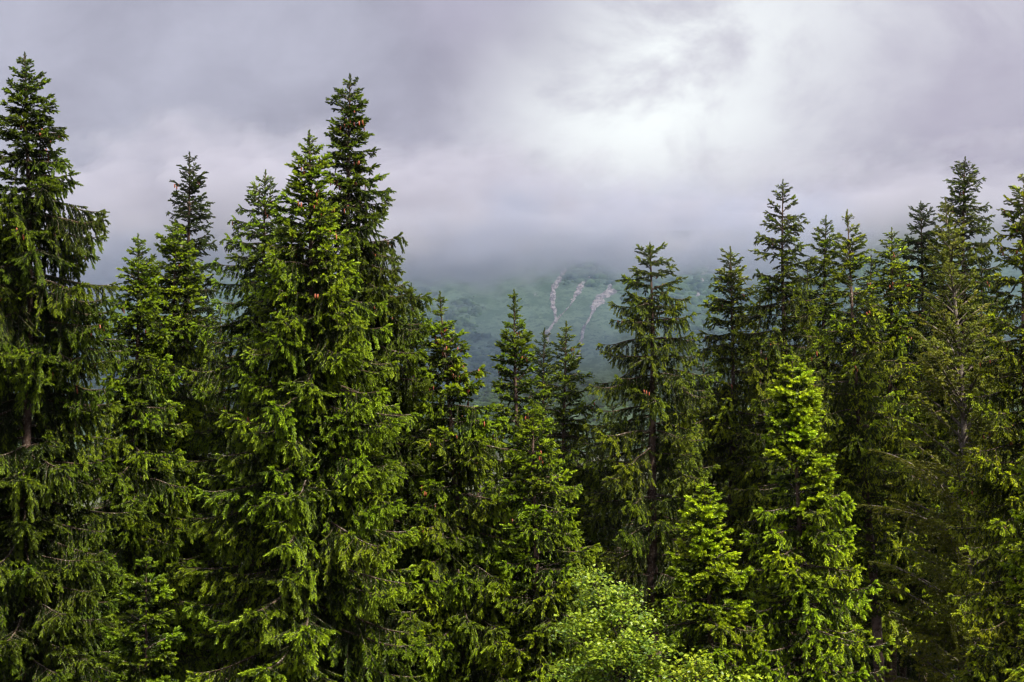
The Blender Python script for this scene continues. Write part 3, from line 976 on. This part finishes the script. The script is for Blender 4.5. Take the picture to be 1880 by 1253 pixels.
maple('bright leafy maple at bottom centre below the broad spruce', [(1105, 1100, 42, 0.3), (1140, 1125, 42, 0), (1080, 1160, 50, 0), (1165, 1185, 44, -0.3), (1120, 1210, 55, -0.4), (1190, 1235, 45, 0), (1070, 1240, 55, 0), (1090, 1062, 26, 0.2), (1150, 1090, 24, 0.2), (1185, 1140, 22, 0.1), (1225, 1190, 24, 0.1)], 41, 1, 40, 1, 'broadleaved maples at the bottom')
maple('small yellow green maple top at the bottom edge beside the bright maple', [(1285, 1232, 34, 0), (1262, 1252, 40, 0.1), (1310, 1262, 40, 0), (1275, 1212, 18, 0)], 39.5, 1, 24, 2, 'broadleaved maples at the bottom', 0.045, (1.25, 1.15, 0.9))
maple('lowest maple sprig at the bottom edge under the bright young spruce', [(1372, 1258, 22, 0), (1390, 1268, 26, 0)], 39, 1, 14, 3, 'broadleaved maples at the bottom', 0.055, (1.2, 1.15, 0.9))
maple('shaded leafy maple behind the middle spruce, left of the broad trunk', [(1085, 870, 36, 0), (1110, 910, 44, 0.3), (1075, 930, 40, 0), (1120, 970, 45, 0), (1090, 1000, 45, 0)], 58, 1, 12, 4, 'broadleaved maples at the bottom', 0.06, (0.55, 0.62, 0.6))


# ------------------------------------------------------------------ cloud on the mountain and the air
def volume_material(name, color, density, aniso):
    m, t, out = nmat(name)
    v = t.nodes.new('ShaderNodeVolumePrincipled')
    v.inputs['Color'].default_value = (*color, 1)
    v.inputs['Density'].default_value = density
    v.inputs['Anisotropy'].default_value = aniso
    t.links.new(v.outputs[0], out.inputs['Volume'])
    return m


MISTM = volume_material('mist', (0.83, 0.835, 0.915), 0.030, 0.1)


def mist_bank(label, x0, x1, z0, z1, yfront, tmax, seed, rise, fall, mat, nx=260, nz=80):
    xs = np.linspace(x0, x1, nx); zs = np.linspace(z0, z1, nz)
    X, Z = np.meshgrid(xs, zs)
    edge = 20 * fbm(X / 70.0 + seed, Z / 60.0, o=5) + 17 * fbm(X / 22.0 + seed, Z / 15.0, o=5)
    k = sstep(0, rise, Z + edge - z0 - 18 - 9 * np.tanh(X / 60.0)) ** 1.6
    k = k * (1 - sstep(z1 - fall, z1, Z + 1.6 * edge + 16 * fbm(X / 160.0, Z / 300.0 + seed, o=3))) ** 1.7 * (1 - sstep(z1 - 25, z1, Z)) * sstep(z0, z0 + 12, Z)
    k = k * sstep(x0, x0 + 0.16 * (x1 - x0), X) * (1 - sstep(x1 - 0.16 * (x1 - x0), x1, X))
    Tk = tmax * k * (1 + 0.5 * fbm(X / 60.0 + 4, Z / 40.0 + seed, o=4))
    Tk[0, :] = 0; Tk[-1, :] = 0; Tk[:, 0] = 0; Tk[:, -1] = 0
    yf = yfront + 12 * fbm(X / 120.0 + seed, Z / 100.0, o=3) - 0.5 * Tk
    Vf = np.stack([X, yf, Z], -1).reshape(-1, 3)
    Vb = np.stack([X, yf + Tk + 0.02, Z], -1).reshape(-1, 3)
    i, j = np.meshgrid(np.arange(nx - 1), np.arange(nz - 1))
    a = (j * nx + i).ravel()
    Ff = np.stack([a, a + 1, a + nx + 1, a + nx], -1)
    n = nx * nz
    Fb = np.stack([a, a + nx, a + nx + 1, a + 1], -1) + n
    ring = np.concatenate([np.arange(nx), np.arange(1, nz) * nx + nx - 1, (nz - 1) * nx + np.arange(nx - 2, -1, -1), np.arange(nz - 2, 0, -1) * nx])
    r2 = np.roll(ring, -1)
    Fs = np.stack([ring, ring + n, r2 + n, r2], -1)
    new_obj('mist_bank', mesh_tris('mist_bank', np.concatenate([Vf, Vb]), np.concatenate([Ff, Fb, Fs]), [mat]), kind='stuff', label=label)


mist_bank('low grey cloud hiding the top of the mountain', -620, 640, 66, 200, 1120, 150, 2.0, 40, 95, MISTM)
VEILM = volume_material('valley_air', (0.42, 0.64, 1.0), 0.012, 0.1)
mist_bank('thin bluish veil of mist in front of the mountainside', -600, 620, -6, 150, 1000, 17, 5.0, 40, 60, VEILM)

mist_bank('torn wisp of mist below the cloud, left over the slope', -130, 20, 62, 128, 1090, 46, 7.3, 30, 30, MISTM, 90, 50)
mist_bank('torn wisp of mist below the cloud, right over the slope', 30, 210, 70, 132, 1095, 40, 9.1, 30, 30, MISTM, 90, 50)
# unseen cloud deck added above the view to keep the mountain in shade
SHADE_DECKM = volume_material('cloud', (0.86, 0.86, 0.90), 0.018, 0.3)
dx = np.linspace(-900, 900, 60); dy = np.linspace(450, 1700, 44)
DX, DY = np.meshgrid(dx, dy)
edge_f = sstep(-900, -700, DX) * (1 - sstep(700, 900, DX)) * sstep(450, 640, DY) * (1 - sstep(1550, 1700, DY))
dt = edge_f * (70 + 25 * fbm(DX / 160.0, DY / 160.0, o=4)); dt[0] = 0; dt[-1] = 0; dt[:, 0] = 0; dt[:, -1] = 0
dz = 425 + 18 * fbm(DX / 200.0 + 6, DY / 200.0, o=4)
nn = DX.size; nx_ = len(dx)
DV = np.concatenate([np.stack([DX, DY, dz - 0.4 * dt], -1).reshape(-1, 3), np.stack([DX, DY, dz + 0.6 * dt + 0.02], -1).reshape(-1, 3)])
i_, j_ = np.meshgrid(np.arange(nx_ - 1), np.arange(len(dy) - 1))
a_ = (j_ * nx_ + i_).ravel()
ring = np.concatenate([np.arange(nx_), np.arange(1, len(dy)) * nx_ + nx_ - 1, (len(dy) - 1) * nx_ + np.arange(nx_ - 2, -1, -1), np.arange(len(dy) - 2, 0, -1) * nx_])
r2_ = np.roll(ring, -1)
DF = np.concatenate([np.stack([a_, a_ + nx_, a_ + nx_ + 1, a_ + 1], -1), np.stack([a_, a_ + 1, a_ + nx_ + 1, a_ + nx_], -1) + nn, np.stack([ring, r2_, r2_ + nn, ring + nn], -1)])
new_obj('unseen_shade_cloud', mesh_tris('unseen_shade_cloud', DV, DF, [SHADE_DECKM]), kind='stuff', label='added cloud deck out of view that shades the mountain')

HAZEM = volume_material('haze_air', (0.80, 0.88, 1.0), 0.00004, 0.2)
hx, hy0, hy1, hz0, hz1 = 905, -125, 1705, -3.0, 345
hv = [(x, y, z) for z in (hz0, hz1) for y in (hy0, hy1) for x in (-hx, hx)]
hf = [(0, 2, 3, 1), (4, 5, 7, 6), (0, 1, 5, 4), (2, 6, 7, 3), (0, 4, 6, 2), (1, 3, 7, 5)]
new_obj('haze', mesh_tris('haze', np.array(hv), np.array(hf), [HAZEM]), kind='stuff', label='thin bluish mountain air')
